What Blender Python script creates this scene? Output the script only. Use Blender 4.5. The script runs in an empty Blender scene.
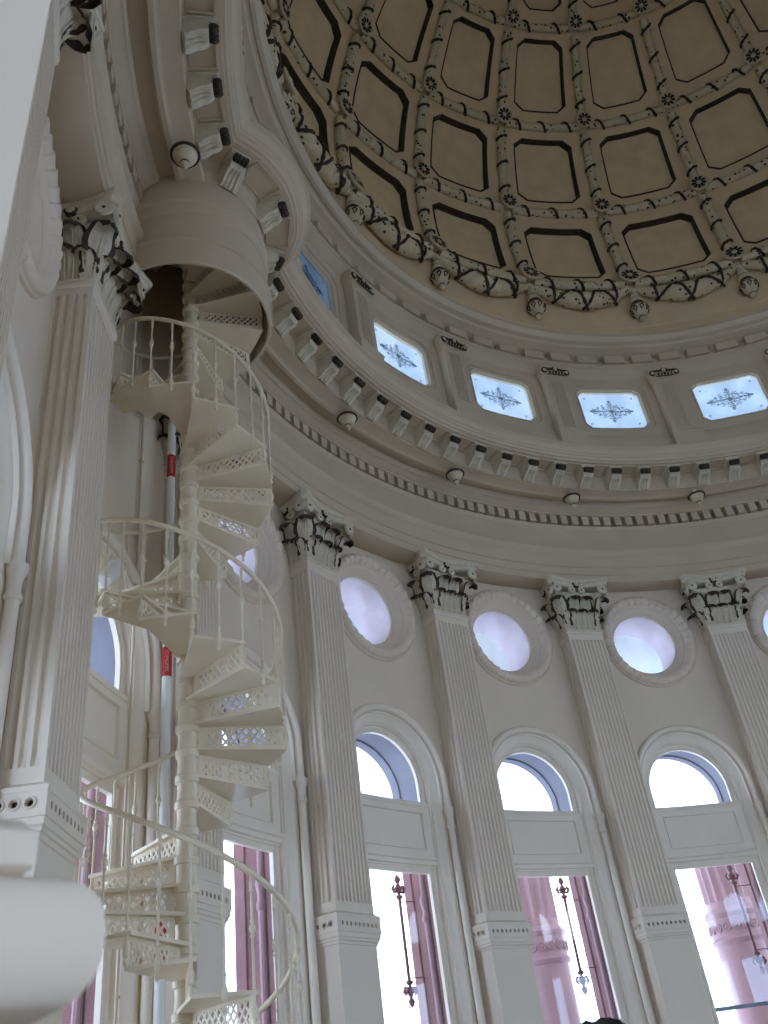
import bpy, math, random
from mathutils import Matrix, Vector
random.seed(7)
PI = math.pi
S = 8.0            # metres per unit of the measured plan (pilaster faces at radius 1)
EYE = 1.6
PHI0 = 2.886624
DPHI = 2 * PI / 20
C = bpy.context.scene.collection
scn = bpy.context.scene
sin, cos = math.sin, math.cos

def Z(z): return z * S + EYE
def th(i): return PHI0 - DPHI * i
def cyl(r, i, z): a = th(i); return (r * cos(a), r * sin(a), z)

# ---------------------------------------------------------------- camera, sky, exposure
cam_d = bpy.data.cameras.new('camera'); cam = bpy.data.objects.new('camera', cam_d); C.objects.link(cam)
scn.camera = cam
PITCH, ROLL = 0.596463, -0.14375
CX, CY = -0.73035 * S, -0.70026 * S
ex = Vector((1, 0, 0)); F = Vector((0, cos(PITCH), sin(PITCH))); U = Vector((0, -sin(PITCH), cos(PITCH)))
right = cos(ROLL) * ex + sin(ROLL) * U; up = -sin(ROLL) * ex + cos(ROLL) * U
cam.matrix_world = Matrix(((right.x, up.x, -F.x, CX), (right.y, up.y, -F.y, CY), (right.z, up.z, -F.z, EYE), (0, 0, 0, 1)))
cam_d.sensor_width = 36; cam_d.sensor_fit = 'AUTO'; cam_d.lens = 879.03 / 1024 * 36
cam_d.clip_start = 0.02; cam_d.clip_end = 500
cam_d.dof.use_dof = True; cam_d.dof.focus_distance = 12; cam_d.dof.aperture_fstop = 18

world = bpy.data.worlds.new('sky'); scn.world = world; world.use_nodes = True
nt = world.node_tree; bg = nt.nodes['Background']
tc = nt.nodes.new('ShaderNodeTexCoord'); nz = nt.nodes.new('ShaderNodeTexNoise'); rp = nt.nodes.new('ShaderNodeValToRGB')
nz.inputs['Scale'].default_value = 5.0; nz.inputs['Detail'].default_value = 5
rp.color_ramp.elements[0].position = .42; rp.color_ramp.elements[0].color = (.46, .66, 1.0, 1)
rp.color_ramp.elements[1].position = .62; rp.color_ramp.elements[1].color = (.80, .89, 1.0, 1)
nt.links.new(tc.outputs['Generated'], nz.inputs['Vector']); nt.links.new(nz.outputs['Fac'], rp.inputs['Fac'])
nt.links.new(rp.outputs['Color'], bg.inputs['Color'])
sx_ = nt.nodes.new('ShaderNodeSeparateXYZ'); mr = nt.nodes.new('ShaderNodeMapRange'); mr.interpolation_type = 'SMOOTHSTEP'   # bright haze low down, duller sky overhead
mr.inputs[1].default_value = .27; mr.inputs[2].default_value = .40; mr.inputs[3].default_value = 1.75; mr.inputs[4].default_value = .48
nt.links.new(tc.outputs['Generated'], sx_.inputs[0]); nt.links.new(sx_.outputs[2], mr.inputs[0]); nt.links.new(mr.outputs[0], bg.inputs['Strength'])
scn.view_settings.view_transform = 'Standard'; scn.view_settings.look = 'None'
scn.view_settings.gamma = 1; scn.view_settings.use_curve_mapping = False
scn.view_settings.exposure = 2.1
scn.cycles.max_bounces = 10; scn.cycles.diffuse_bounces = 8; scn.cycles.transparent_max_bounces = 12
scn.cycles.use_denoising = True
scn.cycles.sample_clamp_indirect = 6

# ---------------------------------------------------------------- materials
def mat(name, col, rough=.6, var=.06, scale=3.0, bump=.0, spec=.3, metal=0.0, spots=None):
    m = bpy.data.materials.new(name); m.use_nodes = True; n = m.node_tree; b = n.nodes['Principled BSDF']
    b.inputs['Roughness'].default_value = rough; b.inputs['Metallic'].default_value = metal
    b.inputs['Specular IOR Level'].default_value = spec
    t = n.nodes.new('ShaderNodeTexCoord'); no = n.nodes.new('ShaderNodeTexNoise'); r = n.nodes.new('ShaderNodeValToRGB')
    no.inputs['Scale'].default_value = scale; no.inputs['Detail'].default_value = 6
    r.color_ramp.elements[0].position = .3; r.color_ramp.elements[1].position = .7
    r.color_ramp.elements[0].color = tuple(c * (1 - var) for c in col) + (1,)
    r.color_ramp.elements[1].color = tuple(min(1, c * (1 + var)) for c in col) + (1,)
    n.links.new(t.outputs['Object'], no.inputs['Vector']); n.links.new(no.outputs['Fac'], r.inputs['Fac'])
    out = r.outputs['Color']
    if spots:
        v = n.nodes.new('ShaderNodeTexVoronoi'); v.inputs['Scale'].default_value = spots[0]
        q = n.nodes.new('ShaderNodeValToRGB'); q.color_ramp.interpolation = 'CONSTANT'
        q.color_ramp.elements[0].color = (1, 1, 1, 1); q.color_ramp.elements[1].position = spots[1]; q.color_ramp.elements[1].color = (0, 0, 0, 1)
        mx = n.nodes.new('ShaderNodeMix'); mx.data_type = 'RGBA'
        n.links.new(t.outputs['Object'], v.inputs['Vector']); n.links.new(v.outputs['Distance'], q.inputs['Fac'])
        n.links.new(q.outputs['Color'], mx.inputs[0]); n.links.new(out, mx.inputs[6]); mx.inputs[7].default_value = spots[2] + (1,)
        out = mx.outputs[2]
    n.links.new(out, b.inputs['Base Color'])
    if bump:
        bp = n.nodes.new('ShaderNodeBump'); bp.inputs['Strength'].default_value = bump; bp.inputs['Distance'].default_value = .02
        n2 = n.nodes.new('ShaderNodeTexNoise'); n2.inputs['Scale'].default_value = scale * 8; n2.inputs['Detail'].default_value = 5
        n.links.new(t.outputs['Object'], n2.inputs['Vector']); n.links.new(n2.outputs['Fac'], bp.inputs['Height'])
        n.links.new(bp.outputs['Normal'], b.inputs['Normal'])
    return m

PAINT = mat('cream_paint', (.70, .61, .49), .5, .03, 1.2, .15)
PIL = mat('pilaster_paint', (.70, .62, .51), .45, .03, 1.5, .1)
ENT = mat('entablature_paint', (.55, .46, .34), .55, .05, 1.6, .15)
WHITE = mat('white_window_paint', (.78, .71, .60), .4, .03, 2)
STAIR = mat('stair_paint', (.72, .635, .48), .38, .04, 4, .1)
BROWN = mat('brown_glaze_and_hole_shade', (.045, .030, .020), .5, .3, 12, .2)
LEAF = mat('capital_leaf_paint', (.62, .56, .43), .5, .1, 14, .4)
DOMEF = mat('dome_field_paint', (.69, .55, .34), .6, .06, 2.2, .2)
DOMEP = mat('dome_panel_paint', (.73, .58, .35), .7, .07, 3.0, .3)
GARL = mat('garland_paint', (.64, .55, .37), .55, .12, 8, .5, spots=(9.0, .24, (.06, .04, .028)))
CREAMD = mat('ornament_paint', (.61, .53, .38), .55, .1, 8, .4)
PINK = mat('pink_stone', (.25, .13, .13), .8, .12, 3, .5)
PINKL = mat('pink_exterior_paint', (.36, .22, .24), .6, .08, 2.0, .2)
IRON = mat('wrought_iron', (.20, .09, .10), .5, .2, 10, .2)
FLARE_SLAB_GREY = mat('reveal_flare_and_slab_grey', (.20, .20, .24), .8, .1, 1.5, .3)  # grey holds the flare and shade of the arch reveals; slab tone too
FLOOR = mat('floor_stone', (.36, .32, .27), .5, .15, .8, .1)
PLASTERP = mat('porthole_reveal_plaster', (.82, .66, .64), .8, .08, 2.5, .2)
PIPE = mat('white_pipe_paint', (.75, .75, .72), .35, .02, 3)
RED = mat('red_label', (.42, .02, .02), .5, .1, 6)
LETTER = mat('label_lettering', (.60, .38, .36), .5, .02, 6)
RAILG = mat('blue_grey_paint', (.25, .28, .33), .5, .1, 3)
SKIN = mat('skin', (.55, .36, .27), .5, .05, 8)
HAIR = mat('dark_hair', (.015, .012, .014), .6, .3, 40, .6)
SHIRT = mat('navy_shirt', (.03, .04, .08), .9, .2, 8)
TROUS = mat('grey_trousers', (.12, .12, .13), .9, .2, 8)
SHOE = mat('black_shoe', (.02, .02, .02), .4, .1, 8)

def glass_mat(name, tint, gloss=.08, haze=0.0, hazecol=(.8, .85, .95)):
    m = bpy.data.materials.new(name); m.use_nodes = True; n = m.node_tree; n.nodes.clear()
    o = n.nodes.new('ShaderNodeOutputMaterial'); t = n.nodes.new('ShaderNodeBsdfTransparent'); g = n.nodes.new('ShaderNodeBsdfGlossy')
    t.inputs['Color'].default_value = tint + (1,); g.inputs['Roughness'].default_value = .03
    mx = n.nodes.new('ShaderNodeMixShader'); mx.inputs[0].default_value = gloss
    n.links.new(t.outputs[0], mx.inputs[1]); n.links.new(g.outputs[0], mx.inputs[2]); out = mx.outputs[0]
    if haze:
        d = n.nodes.new('ShaderNodeBsdfTranslucent'); d.inputs['Color'].default_value = hazecol + (1,)
        m2 = n.nodes.new('ShaderNodeMixShader')
        no = n.nodes.new('ShaderNodeTexNoise'); no.inputs['Scale'].default_value = 2.5
        mp = n.nodes.new('ShaderNodeMapRange'); mp.inputs[1].default_value = .35; mp.inputs[2].default_value = .65
        mp.inputs[3].default_value = haze * .4; mp.inputs[4].default_value = haze
        n.links.new(no.outputs['Fac'], mp.inputs[0]); n.links.new(mp.outputs[0], m2.inputs[0])
        n.links.new(out, m2.inputs[1]); n.links.new(d.outputs[0], m2.inputs[2]); out = m2.outputs[0]
    n.links.new(out, o.inputs['Surface']); return m
GLASS = glass_mat('window_glass', (.97, .98, 1.0))
GLASSP = glass_mat('porthole_glass', (.30, .33, .38), .04, .10)
GLASSA = glass_mat('etched_glass', (.36, .38, .38), .04, .18, (.45, .50, .55))
GLASSD = glass_mat('shaded_attic_glass', (.05, .065, .08), .06, .10, (.12, .15, .18))
ETCH = mat('etching', (.16, .23, .30), .6, .1, 8)

# ---------------------------------------------------------------- mesh builder
class MB:
    def __init__(s): s.v = []; s.f = []; s.m = []
    def add(s, vs, fs, mi=0):
        o = len(s.v); s.v += [tuple(v) for v in vs]
        for f in fs: s.f.append(tuple(o + k for k in f)); s.m.append(mi)
    def grid(s, rows, cu=False, cv=False, mi=0, mif=None):
        nr, nc = len(rows), len(rows[0]); o = len(s.v)
        for r in rows: s.v += [tuple(p) for p in r]
        for a in range(nr if cu else nr - 1):
            for b in range(nc if cv else nc - 1):
                a2, b2 = (a + 1) % nr, (b + 1) % nc
                s.f.append((o + a * nc + b, o + a * nc + b2, o + a2 * nc + b2, o + a2 * nc + b))
                s.m.append(mif(a, b) if mif else mi)
    def poly(s, pts, mi=0): s.add(pts, [tuple(range(len(pts)))], mi)
    def box(s, c, d, M=None, mi=0):
        x, y, z = (q / 2 for q in d)
        vs = [Vector((c[0] + a * x, c[1] + b * y, c[2] + e * z)) for a in (-1, 1) for b in (-1, 1) for e in (-1, 1)]
        if M: vs = [M @ v for v in vs]
        s.add(vs, [(0, 1, 3, 2), (4, 6, 7, 5), (0, 4, 5, 1), (2, 3, 7, 6), (0, 2, 6, 4), (1, 5, 7, 3)], mi)
    def lathe(s, prof, n=16, M=None, mi=0, a0=0, a1=2 * PI, mif=None):
        full = abs(a1 - a0 - 2 * PI) < 1e-6; cnt = n if full else n + 1
        rows = []
        for r, z in prof:
            row = []
            for k in range(cnt):
                a = a0 + (a1 - a0) * k / n; p = Vector((r * cos(a), r * sin(a), z)); row.append(M @ p if M else p)
            rows.append(row)
        s.grid(rows, cv=full, mi=mi, mif=mif)
    def tube(s, path, rad, n=8, cap=True, mi=0, closed=False, flat=1.0, half=None):
        P = [Vector(p) for p in path]; N = len(P); rows = []; pu = None
        for k in range(N):
            t = (P[(k + 1) % N] - P[k - 1]) if closed else (P[min(k + 1, N - 1)] - P[max(k - 1, 0)])
            t.normalize()
            if pu is None:
                pu = t.orthogonal().normalized() if half is None else (half(P[k]) - t * half(P[k]).dot(t)).normalized()
            else:
                q = pu if half is None else half(P[k]); pu = (q - t * q.dot(t)).normalized()
            w = t.cross(pu); r = rad[k] if isinstance(rad, (list, tuple)) else rad
            rows.append([P[k] + (pu * cos(2 * PI * j / n) * flat + w * sin(2 * PI * j / n)) * r for j in range(n)])
        s.grid(rows, cu=closed, cv=True, mi=mi)
        if cap and not closed: s.poly(rows[0], mi); s.poly(list(reversed(rows[-1])), mi)
    def build(s, name, mats, parent=None, smooth=35, loc=None, rz=None):
        me = bpy.data.meshes.new(name); me.from_pydata(s.v, [], s.f)
        for m in (mats if isinstance(mats, (list, tuple)) else [mats]): me.materials.append(m)
        me.polygons.foreach_set('material_index', s.m)
        if smooth:
            me.polygons.foreach_set('use_smooth', [True] * len(s.f))
            me.set_sharp_from_angle(angle=math.radians(smooth))
        me.update(); o = bpy.data.objects.new(name, me); C.objects.link(o)
        if parent: o.parent = parent
        if loc: o.location = loc
        if rz is not None: o.rotation_euler = (0, 0, rz)
        return o

def tag(o, label=None, cat=None, group=None, kind=None):
    if label: o['label'] = label
    if cat: o['category'] = cat
    if group: o['group'] = group
    if kind: o['kind'] = kind
    return o
def empty(name, loc=(0, 0, 0), rz=0, parent=None):
    o = bpy.data.objects.new(name, None); C.objects.link(o); o.location = loc; o.rotation_euler = (0, 0, rz)
    o.empty_display_size = .1
    if parent: o.parent = parent
    return o
KIDS = {}
def copy_tree(o, parent=None):
    c = o.copy(); C.objects.link(c); c.parent = parent
    for ch in o.children: copy_tree(ch, c)
    return c
def put(o, r, i, z, rz_off=PI / 2):
    o.location = cyl(r, i, z); o.rotation_euler = (0, 0, th(i) + rz_off); return o

# ================================================================= STRUCTURE
WR = 1.04 * S
fl = MB(); fl.lathe([(0.01, 0), (3, 0), (6, 0), (9.6, 0), (9.6, -.15)], 80); tag(fl.build('floor_added_over_well', FLOOR), kind='structure')  # unseen full disc; its middle is added over the open rotunda for bounce light

# ---- wall bays: openings for arch and porthole, thick pink exterior reveals
AC = Z(.442); AR = .935; PC = Z(.747); PR = .80; ZMID = Z(.575); ZTOP = Z(.8655); HB = PI * WR / 20 + .002
def W(i0):
    def f(s, z, r=WR): a = th(i0) - s / WR; return (r * cos(a), r * sin(a), z)
    return f
def ray_rect(cx, cz, a, x0, x1, z0, z1):
    dx, dz = cos(a), sin(a); t = 1e9
    if dx > 1e-9: t = min(t, (x1 - cx) / dx)
    if dx < -1e-9: t = min(t, (x0 - cx) / dx)
    if dz > 1e-9: t = min(t, (z1 - cz) / dz)
    if dz < -1e-9: t = min(t, (z0 - cz) / dz)
    return cx + dx * t, cz + dz * t
def angs(n, extra, a0=0, a1=2 * PI):
    return sorted(set([round(a0 + (a1 - a0) * k / n, 6) for k in range(n + 1)] + [round(e, 6) for e in extra if a0 <= e <= a1]))
def wall_bay(i0, port=True):
    w = W(i0); m = MB(); N = 6
    def strip(s0, s1, z0, z1):
        m.grid([[w(s0 + (s1 - s0) * k / N, z) for k in range(N + 1)] for z in (z0, z1)])
    strip(-HB, -AR, 0, AC); strip(AR, HB, 0, AC); strip(-AR, AR, 0, .75)
    co = [math.atan2(ZMID - AC, HB), PI - math.atan2(ZMID - AC, HB)]
    A = angs(28, co, 0, PI); rows = []
    for a in A:
        x, z = ray_rect(0, AC, a, -HB, HB, AC - 1, ZMID); x0, z0 = AR * cos(a), AC + AR * sin(a)
        rows.append([w(x0 + (x - x0) * t, z0 + (z - z0) * t) for t in (0, .33, .66, 1)])
    m.grid(rows)
    for zz in (ZMID, ZTOP, .75): m.grid([[w(-HB + 2 * HB * k / 12 if zz > 1 else -AR + 2 * AR * k / 12, z, WR + .012) for k in range(13)] for z in (zz - .04, zz + .04)])
    if port:
        co = [math.atan2(z, x) % (2 * PI) for x in (HB, -HB) for z in (ZTOP - PC, ZMID - PC)]
        rows = []
        for a in angs(40, co):
            x, z = ray_rect(0, PC, a, -HB, HB, ZMID, ZTOP); x0, z0 = PR * cos(a), PC + PR * sin(a)
            rows.append([w(x0 + (x - x0) * t, z0 + (z - z0) * t) for t in (0, .5, 1)])
        m.grid(rows)
    else:
        strip(-HB, HB, ZMID, Z(1.12))
    return m
def arch_path(rho, zb, n=24):
    pts = [(-rho, zb), (-rho, (zb + AC) / 2), (-rho, AC)]
    pts += [(-rho * cos(PI * k / n), AC + rho * sin(PI * k / n)) for k in range(1, n)]
    return pts + [(rho, AC), (rho, (zb + AC) / 2), (rho, zb)]
def arch_sweep(m, w, prof, zb, mi=0):
    rows = [[w(s, z, r) for s, z in arch_path(rho, zb)] for rho, r in prof]
    m.grid(rows, mi=mi)
R8 = WR
ARCHP = [(.945, R8 + .005), (.945, R8 - .035), (.935, R8 - .055), (.915, R8 - .075), (.89, R8 - .078), (.868, R8 - .062), (.858, R8 - .035), (.855, R8 + .02), (.845, R8 + .022),
         (.845, R8 - .005), (.835, R8 - .012), (.82, R8 - .012), (.812, R8 + .0), (.81, R8 + .025)]
ARCHC = [(.81, R8 + .025), (.80, R8 + .03), (.785, R8 + .05), (.755, R8 + .075), (.725, R8 + .09), (.72, R8 + .11), (.705, R8 + .112), (.70, R8 + .125), (.70, R8 + .16), (.665, R8 + .165),
         (.655, R8 + .155), (.645, R8 + .165), (.642, R8 + .20)]
PORTP = [(.845, R8 + .005), (.84, R8 - .03), (.825, R8 - .045), (.81, R8 - .03), (.80, R8 - .03)]
PORTI = [(.68, R8 - .03), (.665, R8 - .035), (.655, R8 - .01), (.65, R8 + .02), (.63, R8 + .03), (.615, R8 + .06), (.59, R8 + .075), (.575, R8 + .10), (.555, R8 + .105), (.55, R8 + .13), (.525, R8 + .14), (.52, R8 + .18)]
GR = R8 + .17
DEPTH = R8 + .78
def win_panes(m, w, rho, zb, zt, r, n=16):
    pass
wn = [0]
def window_bay(i0, port, full):
    w = W(i0); wn[0] += 1
    root = empty('window_%d' % wn[0]); root['kind'] = 'structure'
    m = MB(); arch_sweep(m, w, [(.95, R8 + .004), (.925, R8 + .006), (.90, R8 + .03), (.81, R8 + .026)], .75); arch_sweep(m, w, ARCHP, Z(.395)); arch_sweep(m, w, ARCHC, .75); m.build('arch_casing', WHITE, root)
    # colonnettes under the outer roll
    for sg in (-1, 1):
        m = MB(); M = Matrix.Translation(w(sg * .90, 0, R8 - .03))
        m.lathe([(.045, .3), (.045, Z(.365)), (.06, Z(.367)), (.06, Z(.371)), (.046, Z(.374)), (.05, Z(.385)), (.07, Z(.391)), (.075, Z(.394)), (.075, Z(.399)), (.05, Z(.400))], 12, M)
        m.build('colonnette', WHITE, root)
    # transom panel between lunette and sash
    m = MB(); zt, zb = Z(.407), Z(.324)
    def band(rs, za, zc, h=.71): m.grid([[w(-h + 2 * h * k / 8, z, r) for k in range(9)] for r, z in ((rs, za), (rs, zc))])
    r0 = R8 + .10
    prof = [(r0 + .07, zt + .03), (r0 + .03, zt + .03), (r0 + .02, zt + .01), (r0 + .02, zt - .03), (r0 + .03, zt - .035)]
    m.grid([[w(-.70 + 1.4 * k / 8, z, r) for k in range(9)] for r, z in prof])
    # recessed panel
    outer = (-.70, .70, zb, zt - .035); inner = (-.58, .58, zb + .09, zt - .10); inn2 = (-.56, .56, zb + .11, zt - .12)
    def rect(q, r):
        a, b, c, e = q; K = 6
        return [w(a + (b - a) * k / K, c, r) for k in range(K)] + [w(b, c + (e - c) * k / K, r) for k in range(K)] + [w(b - (b - a) * k / K, e, r) for k in range(K)] + [w(a, e - (e - c) * k / K, r) for k in range(K)]
    m.grid([rect(outer, r0 + .03), rect(inner, r0 + .03), rect((-.575, .575, zb + .095, zt - .105), r0 + .015), rect((-.565, .565, zb + .105, zt - .115), r0 + .02), rect(inn2, r0 + .05)], cv=True)
    m.grid([[w(-.56 + 1.12 * k / 8, z, r0 + .05) for k in range(9)] for z in (zb + .11, zt - .12)])
    prof = [(r0 + .03, zb), (r0 - .01, zb - .005), (r0 - .015, zb - .035), (r0 + .01, zb - .05), (r0 + .02, zb - .09), (r0 + .05, zb - .10), (r0 + .05, Z(.309)), (r0 + .12, Z(.309))]
    m.grid([[w(-.70 + 1.4 * k / 8, z, r) for k in range(9)] for r, z in prof])
    m.build('transom_panel', WHITE, root)
    # lunette rim + sash stiles
    m = MB(); zb = Z(.409)
    arch_sweep(m, w, [(.645, GR), (.615, GR), (.615, GR + .05)], zb)
    for s0, s1, z0, z1 in ((-.645, -.60, .75, Z(.309)), (.60, .645, .75, Z(.309)), (-.62, .62, Z(.301), Z(.309)), (-.62, .62, .75, .85)):
        for k in range(4):
            a, b = s0 + (s1 - s0) * k / 4, s0 + (s1 - s0) * (k + 1) / 4
            v = [w(a, z0, GR), w(b, z0, GR), w(b, z1, GR), w(a, z1, GR), w(a, z0, GR + .05), w(b, z0, GR + .05), w(b, z1, GR + .05), w(a, z1, GR + .05)]
            m.add(v, [(0, 1, 2, 3), (4, 7, 6, 5), (0, 4, 5, 1), (3, 2, 6, 7), (0, 3, 7, 4), (1, 5, 6, 2)])
    m.build('sash_frame', WHITE, root)
    m = MB(); z0, z1 = Z(.075), Z(.081)
    v = [w(s, z, r) for s in (-.6, .6) for z in (z0, z1) for r in (GR + .01, GR + .06)]
    m.add(v, [(0, 1, 3, 2), (4, 6, 7, 5), (0, 4, 5, 1), (2, 3, 7, 6), (0, 2, 6, 4), (1, 5, 7, 3)]); m.build('meeting_rail', RAILG, root)
    m = MB(); ap = arch_path(.618, zb, 16); m.poly([w(s, z, GR + .03) for s, z in ap]); m.build('lunette_pane', GLASS, root, 0)
    m = MB(); m.grid([[w(-.6 + 1.2 * k / 4, z, GR + .03) for k in range(5)] for z in (Z(.081), Z(.302))]); m.build('pane', GLASS, root, 0)
    # exterior reveals
    REV = [(.612, GR + .052), (.66, GR + .06), (.66, GR + .16), (.70, GR + .17), (.70, DEPTH - .15), (.68, DEPTH - .14), (.68, DEPTH)]
    m = MB(); arch_sweep(m, w, REV, Z(.385)); m.build('arched_reveal', FLARE_SLAB_GREY, root)  # same pink stone as below, greyed to carry flare and shade
    m = MB()
    for sg in (-1, 1): m.grid([[w(sg * rho, z, r) for rho, r in REV] for z in (.75, 2.2, Z(.385))])
    m.grid([[w(s_, Z(.385), r) for s_ in (-.70, .70)] for r in (GR + .06, GR + .2)]); m.build('exterior_reveal', PINK, root)
    for sg in (-1, 1):
        m = MB(); M = Matrix.Translation(w(sg * .655, 0, GR + .22))
        m.lathe([(.04, .75), (.04, Z(.235)), (.055, Z(.237)), (.06, Z(.243)), (.045, Z(.247)), (.04, Z(.252)), (.055, Z(.262)), (.065, Z(.268)), (.05, Z(.274)), (.035, Z(.277)), (.035, Z(.40))], 10, M)
        m.build('exterior_colonnette', PINKL, root)
    if port:
        wn[0] += 1; root = empty('window_%d' % wn[0]); root['kind'] = 'structure'
        def ring(rad, r, n=48, ph=0): return [w(rad * cos(2 * PI * k / n), PC + rad * sin(2 * PI * k / n), r) for k in range(n)]
        m = MB()
        m.grid([ring(a, r) for a, r in PORTP], cv=True); m.grid([ring(a, r) for a, r in PORTI], cv=True)
        m.build('round_casing', PAINT, root)
        m = MB(); nb = 34; n = nb * 6   # bound-leaf torus
        rows = []
        for k in range(n):
            a = 2 * PI * k / n; f = (k % 6) / 6.0; rr = .068 + .020 * f
            rows.append([w((.74 + rr * cos(b)) * cos(a), PC + (.74 + rr * cos(b)) * sin(a), R8 - .03 - rr * 1.0 * sin(b)) for b in [PI * q / 8 for q in range(9)]])
        m.grid(rows, cu=True); m.build('leaf_torus', PAINT, root, 28)
        m = MB(); m.poly(ring(.53, GR)); m.build('pane', GLASSP, root, 0)
        m = MB(); m.grid([ring(a, r) for a, r in ((.53, GR + .01), (.56, GR + .03), (.56, DEPTH + .12))], cv=True); m.build('exterior_reveal', PLASTERP, root)
for k in range(20):
    i0 = k - 3.5; port = abs(i0 + .5) > .1
    o = wall_bay(i0, port).build('wall_drum', PAINT); tag(o, kind='structure')
    window_bay(i0, port, True)

# ---- pod (stair drum) geometry helpers
POD_I = -.509; POD_C = .9523; PODX, PODY = POD_C * S * cos(th(POD_I)), POD_C * S * sin(th(POD_I))
def cut(R, r):
    c = (R * R + POD_C ** 2 - r * r) / (2 * R * POD_C)
    return math.acos(c) / DPHI if -1 < c < 1 else 0.0
def pod_r(R): return .103 + (.903 - R) * 1.03 if R < .904 else .1015
def sweep(m, prof, n=240, podcut=True, i_a=None, i_b=None, mi=0, mif=None):
    rows = []
    for R, z in prof:
        d = cut(R, pod_r(R)) if podcut else 0
        a, b = (POD_I + d, POD_I + 20 - d) if i_a is None else (i_a, i_b)
        rows.append([cyl(R * S, a + (b - a) * k / n, Z(z)) for k in range(n + 1)])
    m.grid(rows, mi=mi, mif=mif)

LOWP = [(1.041, .8655), (1.03, .862), (.990, .862), (.990, .876), (.9875, .877), (.9875, .893), (.985, .894), (.985, .921), (.982, .923), (.978, .928), (.977, .934), (.981, .936), (.989, .939), (.990, .942), (.990, .988),
        (.987, .990), (.985, .994), (.984, .998), (.991, 1.000), (1.002, 1.001), (1.002, 1.023), (.980, 1.0235), (.979, 1.026), (.974, 1.028), (.968, 1.033), (.965, 1.034),
        (.963, 1.034), (.961, 1.037), (.960, 1.046), (.942, 1.046), (.940, 1.038), (.937, 1.034), (.931, 1.034), (.928, 1.036), (.925, 1.037), (.903, 1.037)]
UPP = [(.903, 1.037), (.903, 1.040), (.9015, 1.041), (.9015, 1.070), (.898, 1.072), (.895, 1.074), (.857, 1.074), (.856, 1.078), (.852, 1.078), (.850, 1.083), (.8475, 1.084), (.8465, 1.088), (.844, 1.089), (.842, 1.092), (.838, 1.096), (.8365, 1.097), (.833, 1.098), (.832, 1.101), (.833, 1.104)]
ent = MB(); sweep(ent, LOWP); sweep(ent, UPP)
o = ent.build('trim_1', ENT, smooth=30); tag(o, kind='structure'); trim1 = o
led = MB(); sweep(led, [(.833, 1.104), (.85, 1.106), (.862, 1.108)], podcut=False); led.build('ledge', ENT, trim1)
d = MB()
for k in range(240):
    i = (k + .5) / 12 - 3
    if abs(((i - POD_I + 10) % 20) - 10) < .36: continue
    for a in (0,):
        hw = .30 / 12; v = []
        for ii in (i - hw, i + hw):
            for R in (.981, 1.003):
                for z in (1.001, 1.0225): v.append(cyl(R * S, ii, Z(z)))
        d.add(v, [(0, 1, 3, 2), (4, 6, 7, 5), (0, 4, 5, 1), (2, 3, 7, 6), (0, 2, 6, 4), (1, 5, 7, 3)])
d.build('dentil_course', ENT, trim1, 0)
# modillions: local x tangential, y inward, z up; origin on the fascia at soffit level
def modillion_mesh():
    b = MB(); w = .10
    prof = [(0, -.28), (.02, -.295), (.06, -.285), (.10, -.25), (.14, -.215), (.18, -.205), (.215, -.185), (.24, -.14), (.245, -.08), (.245, -.035)]
    rows = [[(x * (1 - .10 * abs(y > .2)), y, z + .014 * cos(x / w * PI)) for x in (-w, -w * .5, 0, w * .5, w)] for y, z in prof]
    b.grid(rows)
    for sg in (-1, 1): b.poly([(sg * w, y, z - .014) for y, z in prof] + [(sg * w, .24, 0), (sg * w, 0, 0)])
    b.box((0, .15, -.016), (.24, .31, .032)); b.box((0, .145, -.040), (.22, .285, .018))
    for x in (-.055, 0, .055):
        b.tube([(x * (1 - .3 * k / 8), .02 + .20 * k / 8, -.302 + .105 * (k / 8) ** .8 - .01 * sin(k)) for k in range(9)], [.022 - .001 * k for k in range(9)], 6)
    s = MB(); rr = []
    for k in range(17):
        x = -.085 + .17 * k / 16; r = .050 - (.012 if k % 4 == 0 else 0) - (.012 if k in (0, 16) else 0)
        rr.append([(x, .285 + r * cos(a), -.10 + r * sin(a)) for a in [2 * PI * q / 12 for q in range(12)]])
    s.grid(rr, cv=True); s.poly(rr[0]); s.poly(rr[-1])
    side = []
    for sg in (-1, 1):
        q_ = MB(); q_.tube([(sg * .100, .03 + .05 * cos(a), -.10 + .12 * cos(a * .5)) for a in [q * PI / 6 for q in range(7)]], .012, 5); side.append(q_)
    return b, s, side
mb_, ms_, md_ = modillion_mesh()
mod0 = mb_.build('modillion', LEAF, trim1); ms_.build('scroll', BROWN, mod0); [q_.build('side_scroll', LEAF, mod0) for q_ in md_]
def place_mod(o, x, y, ang, z):
    o.location = (x, y, z); o.rotation_euler = (0, 0, ang - PI / 2)
pos = [.20 + .2413 * k for k in range(-1, 27)] + [-.98 - .2413 * k for k in range(0, 11)]
first = True
for i in pos:
    o = mod0 if first else copy_tree(mod0, trim1); first = False
    a = th(i); place_mod(o, .9012 * S * cos(a), .9012 * S * sin(a), a + PI, Z(1.0735))
# soffit coffers between modillions
def coffer_frame(m, x, y, ang, hw=.12, z=Z(1.0737)):
    M = Matrix.Translation((x, y, z)) @ Matrix.Rotation(ang - PI / 2, 4, 'Z')
    for a, b, c, dd in ((-hw, 0, .02, .26), (hw, 0, .02, .26), (0, -.13, hw * 2, .02), (0, .13, hw * 2, .02)):
        m.box((a, b + .17, -.012), (c, dd, .024), M)
cf = MB()
for i in pos:
    i2 = i + .1206
    if -1.0 < i2 < -.03: continue
    a = th(i2); coffer_frame(cf, .9012 * S * cos(a), .9012 * S * sin(a), a + PI)
cf.build('soffit_coffer_frame', ENT, trim1, 0)

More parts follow.
